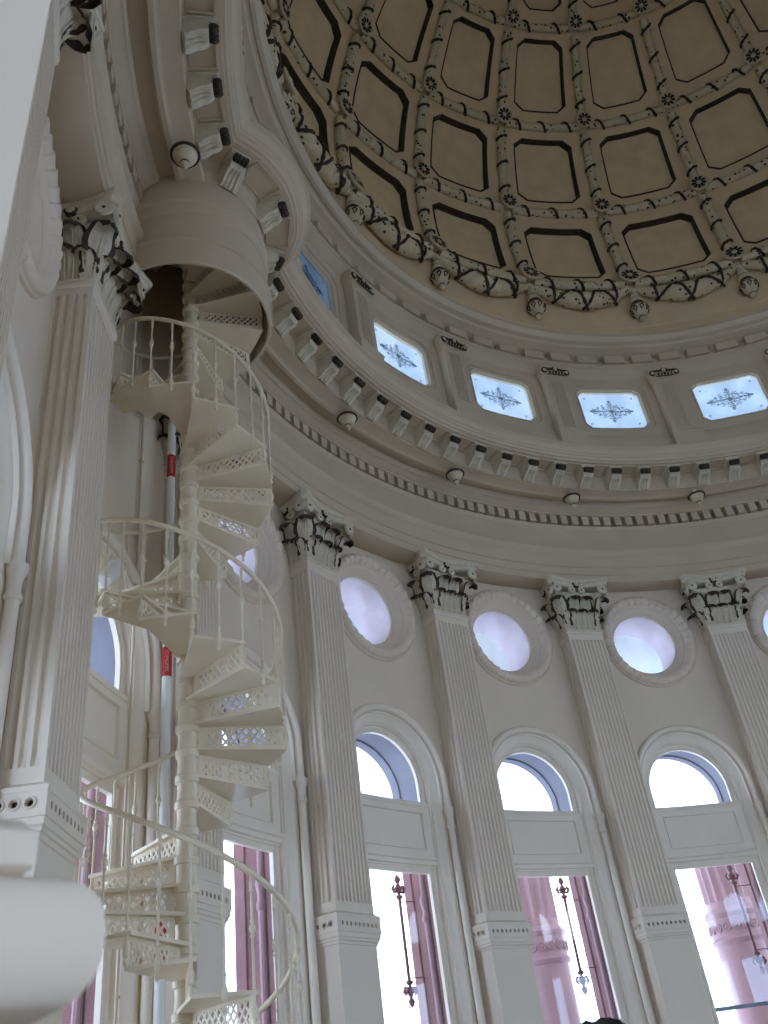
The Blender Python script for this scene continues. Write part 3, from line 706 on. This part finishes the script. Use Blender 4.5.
def make_pilaster(detail=True, zband=Z(.2035)):
    root = empty('pilaster')
    m = shaft_mesh(zband + .14, ZC0); 
    around(m, [(0, ZC0 - .10), (0, ZC0 - .085), (.012, ZC0 - .075), (.016, ZC0 - .06), (.004, ZC0 - .05), (.004, ZC0 - .03), (.020, ZC0 - .02), (.020, ZC0 - .0), (-.02, ZC0 + .004)])
    m.build('shaft', PIL, root, 40)
    m = band_mesh(); m.v = [(x, y, z + zband) for x, y, z in m.v]; m.build('pierced_band', [PIL, BROWN], root, 30)
    m = MB(); around(m, [(-.004, zband - .16), (-.004, 1.68)]); m.build('lower_shaft', PIL, root, 0)
    m = MB(); Q = [(-.004, 1.694), (.012, 1.690), (.026, 1.684), (.030, 1.680), (.030, 1.671), (.027, 1.668)]
    for k in range(13):
        a_ = PI / 2 - PI * k / 12; cs, sn = cos(a_), sin(a_)
        Q.append((.026 + .020 * abs(cs) ** .8, 1.649 + .0185 * (abs(sn) ** .8) * (1 if sn >= 0 else -1)))
    Q += [(.020, 1.628), (.018, 1.618), (.026, 1.610), (.030, .25), (.06, .20), (.07, .02), (.07, 0)]
    around(m, Q); m.build('base', PIL, root, 40)
    cap = MB()   # bell
    rows = []
    for f, p in ((0, -.015), (.3, -.01), (.6, .01), (.8, .045), (.86, .06), (.87, .03)):
        z = ZC0 + (ZC1 - ZC0 - .10) * f; x, y = HW + p, DP + p; rows.append([(-x, -.12, z), (-x, y, z), (x, y, z), (x, -.12, z)])
    cap.grid(rows)
    # abacus with concave faces
    def abac(z, gx, k):
        c = .48 * k; pts = []
        e1, e2 = .265, .20; corner = [(-(HW + e1) * k, -.12), (-(HW + e1) * k, (DP + e2) * k), (-(HW + e2) * k, (DP + e1) * k), ((HW + e2) * k, (DP + e1) * k), ((HW + e1) * k, (DP + e2) * k), ((HW + e1) * k, -.12)]
        out = []
        for a_ in range(5):
            (x0, y0), (x1, y1) = corner[a_], corner[a_ + 1]; n = 10 if a_ in (0, 2, 4) else 2
            for j in range(n):
                t = j / n; x, y = x0 + (x1 - x0) * t, y0 + (y1 - y0) * t
                if a_ == 2: y -= .13 * sin(PI * t)
                if a_ == 0: x += .13 * sin(PI * (.35 + .65 * t))
                if a_ == 4: x -= .13 * sin(PI * (.65 * t))
                out.append((x, y, z))
        out.append((corner[5][0], corner[5][1], z)); return out
    H = ZC1 - .135
    cap.grid([abac(H, 0, .84), abac(H + .012, 0, .92), abac(H + .065, 0, .95), abac(H + .075, 0, .985), abac(H + .12, 0, 1.0), abac(H + .135, 0, 1.0)])
    cap.poly(abac(H, 0, .84)); cap.poly(list(reversed(abac(H + .135, 0, 1.0))))
    co = cap.build('capital', LEAF, root, 40)
    # lower leaves: three in front, corners, two per side; taller row between
    fy = DP - .01
    for x in (-.20, 0, .20): inst(LEAF_A, co, (x, fy, ZC0 + .005))
    for sg in (-1, 1):
        inst(LEAF_A, co, (sg * (HW - .01), .07, ZC0 + .005), -sg * PI / 2); 
        inst(LEAF_A, co, (sg * (HW - .01), .23, ZC0 + .005), -sg * PI / 2, sc=.9)
        inst(LEAF_B, co, (sg * (HW - .025), DP - .025, ZC0 + .005), -sg * PI / 4, sc=1.0)
        inst(LEAF_B, co, (sg * (HW - .01), .14, ZC0 + .005), -sg * PI / 2, sc=.95)
        inst(LEAF_B, co, (sg * .105, fy - .01, ZC0 + .005), 0, sc=.97)
        for (lx, ly, rz) in ((sg * (HW + .10), DP + .18, 0), (sg * (HW + .18), DP + .10, -sg * PI / 2)):
            v = inst(VOL, co, (lx, ly, H - .065), rz, sc=(sg, 1, 1)); e = inst(EYEO, v, (0, .025, 0))
        v = inst(VOL, co, (sg * .085, DP + .08, H - .05), 0, sc=(-sg * .75, 1, .75)); inst(EYEO, v, (0, .025, 0))
        v = inst(VOL, co, (sg * (HW + .08), .17, H - .055), -sg * PI / 2, sc=(.75, 1, .75)); inst(EYEO, v, (0, .025, 0))
    inst(FLEU, co, (0, DP + .11, H + .05))
    for sg in (-1, 1): inst(FLEU, co, (sg * (HW + .11), .10, H + .05), -sg * PI / 2)
    return root
PLAB = {-4: 'fluted cream pilaster beyond the left side of the nearest window bay', -3: 'nearest pilaster, out of focus bluish white with rounded base moulding at the left edge', -2: 'fluted pilaster whose capital alone shows at the top left corner',
        -1: 'large near fluted pilaster standing left of the spiral staircase', 0: 'fluted pilaster directly behind the pole of the spiral staircase', 1: 'fluted cream pilaster immediately right of the spiral staircase',
        2: 'fluted cream pilaster, second to the right of the spiral staircase', 3: 'fluted cream pilaster, third to the right of the spiral staircase', 4: 'fluted cream pilaster, fourth to the right of the staircase, near the right edge',
        5: 'fluted cream pilaster beyond the right edge of the view', 6: 'fluted cream pilaster second beyond the right edge of the view'}
pil0 = make_pilaster()
pilN = make_pilaster(zband=Z(.2037))
for k, i in enumerate([1, 2, 3, 4, 5, 0, -2, -3]):
    o = pil0 if k == 0 else copy_tree(pil0)
    put(o, (8.025 if i == -3 else 8.0) + DP, i, 0); tag(o, PLAB[i], 'pilaster', 'fluted pilasters round the drum')
put(pilN, 8.0 + DP, -1, 0); tag(pilN, PLAB[-1], 'pilaster', 'fluted pilasters round the drum')

# ================================================================= ATTIC PILASTERS
def attic_pilaster():
    root = empty('attic_pilaster'); m = MB(); hw = .22; d0 = .17
    def ar(prof, mm):
        mm.grid([[(-(hw + p), -.06, z), (-(hw + p), d0 + p, z), (hw + p, d0 + p, z), (hw + p, -.06, z)] for p, z in prof])
    ar([(.05, Z(1.108)), (.05, Z(1.140)), (.06, Z(1.142)), (.06, Z(1.146)), (.03, Z(1.150)), (.0, Z(1.152)), (0, Z(1.296))], m)
    m.build('shaft', ENT, root, 30)
    f = MB()
    for x in (-.10, -.05, 0, .05, .10): f.box((x, d0 + .006, Z(1.225)), (.022, .014, Z(1.29) - Z(1.16)))
    f.build('reeding', ENT, root, 0)
    c = MB(); c.grid([[(-(hw + p), -.06, z), (-(hw + p), d0 + p, z), (hw + p, d0 + p, z), (hw + p, -.06, z)] for p, z in ((.0, Z(1.296)), (.012, Z(1.298)), (.012, Z(1.303)), (.03, Z(1.318)), (.045, Z(1.326)), (.05, Z(1.333)))])
    co = c.build('capital', ENT, root, 30)
    for sg in (-1, 1):
        s = MB(); pts = []; rad = []
        for k in range(30):
            t = k / 29
            if t < .4: q = t / .4; x = .03 + .17 * q; z = .075 - .07 * q + .055 * q * q
            else:
                q = (t - .4) / .6; a_ = PI / 2 - q * 4.5; r_ = .06 * (1 - .5 * q); x = .215 + r_ * cos(a_) ; z = 0 + r_ * sin(a_)
            pts.append((sg * x, d0 + .055, z)); rad.append(.022 * (1 - .3 * t))
        s.tube(pts, rad, 6)
        s.build('scroll', BROWN, co, 60, loc=(0, 0, Z(1.315)))
        s2 = MB(); s2.lathe([(.001, .03), (.03, .025), (.045, 0), (.045, -.06)], 12, Matrix.Translation((sg * .222, d0 + .05, 0)) @ Matrix.Rotation(-PI / 2, 4, 'X')); s2.build('scroll_boss', CREAMD, co, 60, loc=(0, 0, Z(1.316)))
    t = MB(); t.lathe([(.001, .05), (.02, .045), (.04, .02), (.05, -.02)], 14, Matrix.Translation((0, d0 + .055, .05)) @ Matrix.Rotation(-PI / 2, 4, 'X')); t.build('centre_boss', CREAMD, co, 60, loc=(0, 0, Z(1.318)))
    t = MB()
    t.tube([(.055 * cos(a_), d0 + .075, .05 + .055 * sin(a_)) for a_ in [2 * PI * q / 16 for q in range(16)]], .010, 5, closed=True)
    for k in range(5):
        x = -.12 + .06 * k; t.tube([(x, d0 + .065, -.055), (x, d0 + .065, -.015)], [.012, .02], 5)
    t.tube([(-.17, d0 + .06, -.075), (.17, d0 + .06, -.075)], .010, 5)
    t.build('beading', BROWN, co, 60, loc=(0, 0, Z(1.315)))
    return root
ALAB = {-2: 'small attic pilaster at the upper left edge above the cornice', -1: 'small attic pilaster with scrolled brown cap above the left end of the stair housing', 0: 'small attic pilaster above the stair housing, left of the darkest attic window',
        1: 'small attic pilaster with scrolled cap between the dark attic window and the leftmost bright one', 2: 'small attic pilaster with scrolled cap between the first and second bright attic windows from left',
        3: 'small attic pilaster with scrolled cap between the second and third bright attic windows from left', 4: 'small attic pilaster with scrolled cap between the third and fourth bright attic windows from left',
        5: 'small attic pilaster at the right edge, right of the fourth bright attic window', 6: 'small attic pilaster beyond the right edge'}
ap0 = attic_pilaster(); first = True
for i in (1, 2, 3, 4, 5, 0, -1, -2):
    o = ap0 if first else copy_tree(ap0); first = False
    put(o, .868 * S, i, 0); tag(o, ALAB[i], 'pilaster', 'attic pilasters between the clerestory windows')

# ================================================================= SPIRAL STAIRCASE
SX, SY = -.9445 * S, .0893 * S
ST = empty('spiral_staircase', (SX, SY, 0)); tag(ST, 'cream painted cast iron spiral staircase with perforated risers and slender balusters', 'staircase')
PT = .2864 * S; DZS = PT / 12; RR = .0927 * S; TR = .0941 * S; NST = 53
A0 = 4.7575; K0 = 37; ZB0 = Z(.6807); RAILH = .0980 * S     # tread K0: centre angle, underside height; handrail height over it
def tread_z(k): return ZB0 + (k - K0) * DZS                 # underside of tread k
def tread_a(k): return A0 - (k - K0) * PI / 6
def rail_z(a): return ZB0 + RAILH - (a - A0) * PT / (2 * PI)
m = MB(); prof = [(.085, 0), (.085, .03)]
for k in range(1, NST):
    z = tread_z(k); prof += [(.068, z - .10), (.072, z - .045), (.084, z - .04), (.088, z - .02), (.088, z + .005), (.080, z + .012), (.072, z + .03)]
prof += [(.07, NST * DZS + .3), (.001, NST * DZS + .31)]
m.lathe(prof, 20); m.build('centre_pole', STAIR, ST, 40)
def tread_mesh():
    m = MB(); h = math.radians(15); t = .024; nos = .03
    P = [(.07 * cos(-1.2), .07 * sin(-1.2)), (TR * cos(h), -TR * sin(h)), (TR * cos(h) + .006, 0), (TR * cos(h), TR * sin(h)), (TR * cos(h) - .01, TR * sin(h) + nos), (.07 * cos(1.2), .07 * sin(1.2) + nos * .4)]
    m.poly([(x, y, 0) for x, y in reversed(P)]); m.poly([(x, y, t) for x, y in P]); m.grid([[(x, y, 0) for x, y in P], [(x, y, t) for x, y in P]], cv=True)
    return m
def clipseg(p, d, x0, x1, z0, z1):
    t0, t1 = -1e9, 1e9
    for a_, da, lo, hi in ((p[0], d[0], x0, x1), (p[1], d[1], z0, z1)):
        if abs(da) < 1e-9:
            if a_ < lo or a_ > hi: return None
        else:
            u, v = (lo - a_) / da, (hi - a_) / da
            if u > v: u, v = v, u
            t0, t1 = max(t0, u), min(t1, v)
    return (t0, t1) if t1 - t0 > .012 else None
def riser_mesh():
    m = MB(); L0, L1, z0, z1 = .085, TR - .012, -(DZS - .024), 0.0; f = .018; T = .010
    m.box(((L0 + L1) / 2, 0, z1 - f / 2), (L1 - L0, T, f)); m.box(((L0 + L1) / 2, 0, z0 + f / 2), (L1 - L0, T, f))
    m.box((L0 + .025, 0, (z0 + z1) / 2), (.05, T * .98, z1 - z0)); m.box((L1 - .022, 0, (z0 + z1) / 2), (.044, T * .98, z1 - z0))
    x0, x1, a_, b_ = L0 + .045, L1 - .040, z0 + f * .7, z1 - f * .7
    sp = .062
    for s in (1, -1):
        k = -40
        while k < 60:
            p = (x0 + k * sp, a_); d_ = (cos(math.radians(50)) * 1, sin(math.radians(50)) * 1)
            if s < 0: d_ = (-d_[0], d_[1])
            c = clipseg(p, d_, x0, x1, a_, b_)
            if c:
                P, Q = [(p[0] + d_[0] * t, p[1] + d_[1] * t) for t in c]; w = .008; nx, nz = -d_[1] * w, d_[0] * w; y = T * .35 * (1 if s > 0 else .9)
                v = [(P[0] - nx, yy, P[1] - nz) for yy in (-y, y)] + [(P[0] + nx, yy, P[1] + nz) for yy in (-y, y)] + [(Q[0] - nx, yy, Q[1] - nz) for yy in (-y, y)] + [(Q[0] + nx, yy, Q[1] + nz) for yy in (-y, y)]
                m.add(v, [(0, 1, 3, 2), (4, 6, 7, 5), (0, 4, 5, 1), (2, 3, 7, 6), (0, 2, 6, 4), (1, 5, 7, 3)])
            k += 1
    return m
TM, RM = tread_mesh(), riser_mesh()
t0 = TM.build('tread', STAIR, ST, 30); r0 = RM.build('riser', STAIR, ST, 0)
for k in range(1, NST + 1):
    o = t0 if k == 1 else t0.copy(); q = r0 if k == 1 else r0.copy()
    if k > 1: C.objects.link(o); C.objects.link(q)
    a_ = tread_a(k); o.location = (0, 0, tread_z(k)); o.rotation_euler = (0, 0, a_)
    q.location = (0, 0, tread_z(k)); q.rotation_euler = (0, 0, a_ + math.radians(14.6))
# handrail
kt = 45; m = MB(); a_top = tread_a(kt); a_bot = tread_a(1); n = 260
m.tube([(RR * cos(a_bot + (a_top - a_bot) * k / n), RR * sin(a_bot + (a_top - a_bot) * k / n), rail_z(a_bot + (a_top - a_bot) * k / n)) for k in range(n + 1)], .021, 8)
m.build('handrail', STAIR, ST, 60)
bm_ = MB()
bm_.lathe([(.001, -.085), (.010, -.078), (.016, -.06), (.009, -.042), (.008, -.03), (.017, -.022), (.020, -.012), (.020, .035), (.016, .045), (.010, .055), (.010, .10), (.016, .108), (.010, .118), (.0088, .14), (.0088, .40), (.015, .408), (.015, .418), (.010, .424), (.019, .440), (.023, .455), (.019, .472), (.010, .486), (.015, .492), (.015, .502), (.0088, .51), (.0088, .67), (.015, .678), (.010, .69), (.013, .72), (.010, .74), (.010, .785)], 8)
b0 = bm_.build('baluster', STAIR, ST, 40); first = True
for k in range(1, kt):
    for h in (15, 0):
        o = b0 if first else b0.copy()
        if not first: C.objects.link(o)
        first = False; a_ = tread_a(k) + math.radians(h); o.location = (RR * cos(a_), RR * sin(a_), rail_z(a_) - RAILH - (0 if h == 0 else -.0))

# ================================================================= STANDPIPE, SPOTLIGHT
px, py, _ = cyl(1.018 * S, -.185, 0)
SP = empty('standpipe', (px, py, 0)); tag(SP, 'white vertical pipe with red lettered bands behind the spiral staircase', 'pipe')
m = MB(); m.lathe([(.042, 0), (.042, 2), (.042, 4), (.042, Z(.815))], 16)
m.lathe([(.058, 0), (.058, .03), (.045, .05)], 16); m.lathe([(.044, Z(.812)), (.052, Z(.814)), (.052, Z(.820)), (.001, Z(.822))], 16); m.build('riser_pipe', PIPE, SP, 50)
ang = math.atan2(CY - py, CX - px)
for z in (.1595, .449, .729):
    m = MB(); m.lathe([(.043, Z(z) - .145), (.0445, Z(z) - .143), (.0445, Z(z) + .143), (.043, Z(z) + .145)], 16); lb = m.build('red_band', RED, SP, 50)
    cu = bpy.data.curves.new('lettering', 'FONT'); cu.body = 'STANDPIPE'; cu.size = .044; cu.align_x = 'CENTER'; cu.align_y = 'CENTER'; cu.extrude = .0008
    tmp = bpy.data.objects.new('tmp', cu); C.objects.link(tmp); bpy.context.view_layer.update(); lme = bpy.data.meshes.new_from_object(tmp.evaluated_get(bpy.context.evaluated_depsgraph_get())); bpy.data.objects.remove(tmp)
    lme.materials.clear(); lme.materials.append(LETTER); fo = bpy.data.objects.new('lettering', lme); C.objects.link(fo); fo.parent = lb
    fwd = Vector((cos(ang), sin(ang), 0)); dn = Vector((0, 0, -1)); upv = fwd.cross(dn)
    fo.matrix_local = Matrix(((dn.x, upv.x, fwd.x, fwd.x * .0455), (dn.y, upv.y, fwd.y, fwd.y * .0455), (dn.z, upv.z, fwd.z, Z(z)), (0, 0, 0, 1)))
# conduit on wall
cx_, cy_, _ = cyl(1.0365 * S, -.325, 0)
cd = empty('conduit', (cx_, cy_, 0), th(-.325)); tag(cd, 'thin grey vertical conduit on the wall left of the white standpipe', 'pipe')
m = MB(); m.lathe([(.011, 0), (.011, 4), (.011, Z(.86))], 10); m.build('tube', ENT, cd, 50)
for k in range(5): m = MB(); m.box((0, 0, .9 + k * 1.6), (.035, .045, .02)); m.build('clip', ENT, cd, 0)
# spotlight
SL = empty('spotlight', cyl(1.0365 * S, -.60, Z(.49)), th(-.60) + PI / 2); tag(SL, 'small white cylindrical spotlight aimed upwards, behind the left side of the staircase', 'spotlight')
m = MB(); m.box((0, .02, 0), (.14, .05, .10)); m.build('bracket', PIPE, SL, 0)
Mx = Matrix.Translation((.02, .12, .02)) @ Matrix.Rotation(math.radians(-38), 4, 'Y')
m = MB(); m.lathe([(.001, -.17), (.05, -.165), (.065, -.14), (.065, .10), (.072, .105), (.072, .16), (.062, .16), (.055, .12), (.001, .11)], 18, Mx); m.build('housing', PIPE, SL, 40)
m = MB(); m.lathe([(.001, .125), (.056, .125)], 18, Mx); m.build('lens', BROWN, SL, 0)

# ================================================================= EXTERIOR COLUMNS AND IRON RODS
OC = empty('exterior_column')
m = MB(); rb_, rt_ = .43, .37; zb_ = Z(.24)
m.lathe([(.62, -.6), (.62, 0), (.55, .05), (.58, .15), (.50, .22), (rb_, .30), (rb_, zb_ - .25), (rb_ + .03, zb_ - .23), (rb_ + .06, zb_ - .18), (rb_ + .02, zb_ - .14), (rb_ + .02, zb_ + .16), (rb_ + .05, zb_ + .18), (rb_ + .07, zb_ + .23), (rb_ + .02, zb_ + .29), (rb_ - .02, zb_ + .32)], 40)
m.build('pedestal_shaft', PINKL, OC, 40)
m = MB(); nf = 16; rows = []
for z, g in ((zb_ + .32, 0), (zb_ + .42, 0), (zb_ + .44, 1), (4.75, 1), (4.78, 0), (4.85, 0)):
    row = []
    for k in range(nf * 6):
        f = (k % 6) / 6; r = (rb_ - .02) - g * .045 * (sin(PI * f) if 0 < f < 1 else 0); a_ = 2 * PI * k / (nf * 6); row.append((r * cos(a_), r * sin(a_), z))
    rows.append(row)
m.grid(rows, cv=True); m.build('fluted_shaft', PINKL, OC, 40)
m = MB(); m.lathe([(.42, 4.85), (.46, 4.88), (.42, 4.92), (.44, 5.1), (.52, 5.28), (.60, 5.34), (.60, 5.42), (.001, 5.42)], 24); m.build('capital', PINKL, OC, 40)
m = MB()
for k in range(18):
    a_ = 2 * PI * k / 18; M = Matrix.Translation(((rb_ + .022) * cos(a_), (rb_ + .022) * sin(a_), zb_ + .01)) @ Matrix.Rotation(a_, 4, 'Z') @ Matrix.Rotation(PI / 2, 4, 'Y')
    m.lathe([(.075, 0), (.072, .022), (.055, .026), (.048, .008), (.03, .008), (.024, .022), (.001, .026)], 12, M)
m.build('medallion_band', PINKL, OC, 50)
OLAB = {3: 'pink fluted column outside the second window right of the staircase', 4: 'pink fluted column outside the window at the right edge', 2: 'pink fluted column outside hidden behind the first pilasters', 5: 'pink fluted column outside beyond the right edge', 0: 'pink column outside the window behind the staircase', 1: 'pink column outside the window right behind the stair balusters', -1: 'pink column outside, far left behind the near pilaster'}
first = True
for i in (3, 4, 2, 1, 0, -1):
    o = OC if first else copy_tree(OC); first = False
    o.location = cyl(1.44 * S, i - .04, 0); o.rotation_euler = (0, 0, th(i)); tag(o, OLAB[i], 'column', 'pink exterior columns')
# exterior gallery slab under the columns
m = MB(); m.lathe([(9.0, -.2), (9.0, -.05), (13.0, -.05), (13.0, -.3)], 80); o = m.build('floor_gallery', FLARE_SLAB_GREY); tag(o, kind='structure')
IR = empty('iron_rod'); m = MB()
za, zc = Z(.124), Z(.312)
def finial(z, s):
    return [(.001, z), (.020, z + s * .03), (.030, z + s * .07), (.012, z + s * .11), (.022, z + s * .14), (.040, z + s * .17), (.022, z + s * .21), (.012, z + s * .24), (.03, z + s * .26), (.03, z + s * .285), (.014, z + s * .30)]
m.lathe(finial(za, 1) + list(reversed(finial(zc, -1))), 10); 
for s_, zz in ((1, za), (-1, zc)):
    for sg in (-1, 1): m.tube([(0, 0, zz + s_ * .20), (sg * .05, 0, zz + s_ * .22), (sg * .065, 0, zz + s_ * .17), (sg * .045, 0, zz + s_ * .13)], [.014, .016, .016, .008], 6)
m.v = [(x * 1.5, y * 1.5, z) for x, y, z in m.v]; m.build('rod', IRON, IR, 50)
m = MB()
for z in (za + .32, zc - .32): m.tube([(0, 0, z), (-.22, .0, z), (-.36, -.04, z)], .007, 5)
m.build('stay', IRON, IR, 50)
RL = {1: 'ornate iron rod with leaf finials in the first window right of the staircase', 2: 'ornate iron rod with leaf finials in the second window right of the staircase', 3: 'ornate iron rod with leaf finials in the window at the right edge'}
first = True
for i in (1, 2, 3):
    o = IR if first else copy_tree(IR); first = False
    o.location = cyl(1.115 * S, i + .668, 0); o.rotation_euler = (0, 0, th(i + .668) + PI / 2); tag(o, RL[i], 'ironwork', 'ornate iron rods outside the windows')

# ================================================================= PERSON (only the crown of dark hair reaches into the frame)
az = math.radians(82.3); dist = 2.0
PX, PY = CX + dist * cos(az), CY + dist * sin(az)
HT = EYE + dist * math.tan(math.radians(2.35))
pe = empty('person', (PX, PY, 0), math.radians(20)); tag(pe, 'person with dark hair in a navy shirt, only the crown showing at the bottom edge', 'person')
k_ = HT / 1.75
def skin(name, verts, edges, root, m_, sub=2):
    me = bpy.data.meshes.new(name); me.from_pydata([tuple(c * k_ for c in v[:3]) for v in verts], edges, []); me.materials.append(m_)
    o = bpy.data.objects.new(name, me); C.objects.link(o); o.parent = pe
    o.modifiers.new('skin', 'SKIN'); o.modifiers.new('sub', 'SUBSURF').levels = sub; o.modifiers['sub'].render_levels = sub
    lay = me.skin_vertices[0] if me.skin_vertices else None
    if lay is None:
        import bmesh
        b_ = bmesh.new(); b_.from_mesh(me); b_.verts.layers.skin.verify(); b_.to_mesh(me); b_.free(); lay = me.skin_vertices[0]
    for j, v in enumerate(verts):
        lay.data[j].radius = (v[3] * k_, v[4] * k_); lay.data[j].use_root = (j == root)
    for p_ in me.polygons: p_.use_smooth = True
    o.modifiers['skin'].use_smooth_shade = True
    return o
V = [(0, 0, .95, .15, .11), (0, 0, 1.15, .13, .10), (0, -.01, 1.35, .16, .11), (0, 0, 1.45, .10, .07), (0, .01, 1.50, .05, .05), (0, .02, 1.57, .062, .075), (0, .02, 1.66, .075, .095), (0, .01, 1.71, .055, .07)]
E_ = [(a_, a_ + 1) for a_ in range(7)]
def limb(base, pts):
    p = base
    for v in pts: V.append(v); E_.append((p, len(V) - 1)); p = len(V) - 1
    return p
for sg in (-1, 1):
    limb(0, [(sg * .09, 0, .86, .085, .085), (sg * .10, .01, .48, .055, .06), (sg * .10, -.01, .28, .055, .055), (sg * .10, -.02, .09, .036, .04), (sg * .105, .06, .035, .035, .03), (sg * .11, .16, .028, .035, .022)])
    h_ = limb(2, [(sg * .17, 0, 1.40, .055, .055), (sg * .215, -.01, 1.12, .042, .042), (sg * .225, .05, .90, .030, .028), (sg * .225, .07, .84, .030, .018)])
    for q in range(4): limb(h_, [(sg * (.215 + .0), .045 + .018 * q, .80, .009, .009), (sg * .21, .05 + .018 * q, .755, .008, .008), (sg * .20, .055 + .016 * q, .735, .007, .007)])
    limb(h_, [(sg * .20, .10, .82, .010, .010), (sg * .19, .115, .79, .009, .009)])
skin('body', V, E_, 0, SKIN)
hb = MB(); hb.lathe([(.001, .085)] + [(.098 * cos(t), .112 * sin(t)) for t in [1.3, 1.1, .9, .7, .5, .3, .1, -.1, -.3]] + [(.075, -.05)], 24)
rnd = random.Random(3); hb.v = [((x * .92 + rnd.uniform(-.003, .003)) * k_, (y * 1.12 + rnd.uniform(-.003, .003) - .0) * k_, (z + rnd.uniform(-.003, .003) + 1.662) * k_) for x, y, z in hb.v]
hb.build('hair', HAIR, pe, 60)
V2 = [(0, 0, .93, .17, .125), (0, 0, 1.15, .15, .12), (0, -.01, 1.35, .175, .125), (0, 0, 1.44, .11, .08)]; E2 = [(0, 1), (1, 2), (2, 3)]
for sg in (-1, 1): n_ = len(V2); V2 += [(sg * .18, 0, 1.39, .07, .07), (sg * .215, -.01, 1.16, .056, .056)]; E2 += [(2, n_), (n_, n_ + 1)]
skin('shirt', V2, E2, 0, SHIRT)
V3 = [(0, 0, .97, .16, .12)]; E3 = []
for sg in (-1, 1): n_ = len(V3); V3 += [(sg * .09, 0, .84, .10, .10), (sg * .10, .01, .48, .07, .075), (sg * .10, -.02, .10, .055, .06)]; E3 += [(0, n_), (n_, n_ + 1), (n_ + 1, n_ + 2)]
skin('trousers', V3, E3, 0, TROUS)
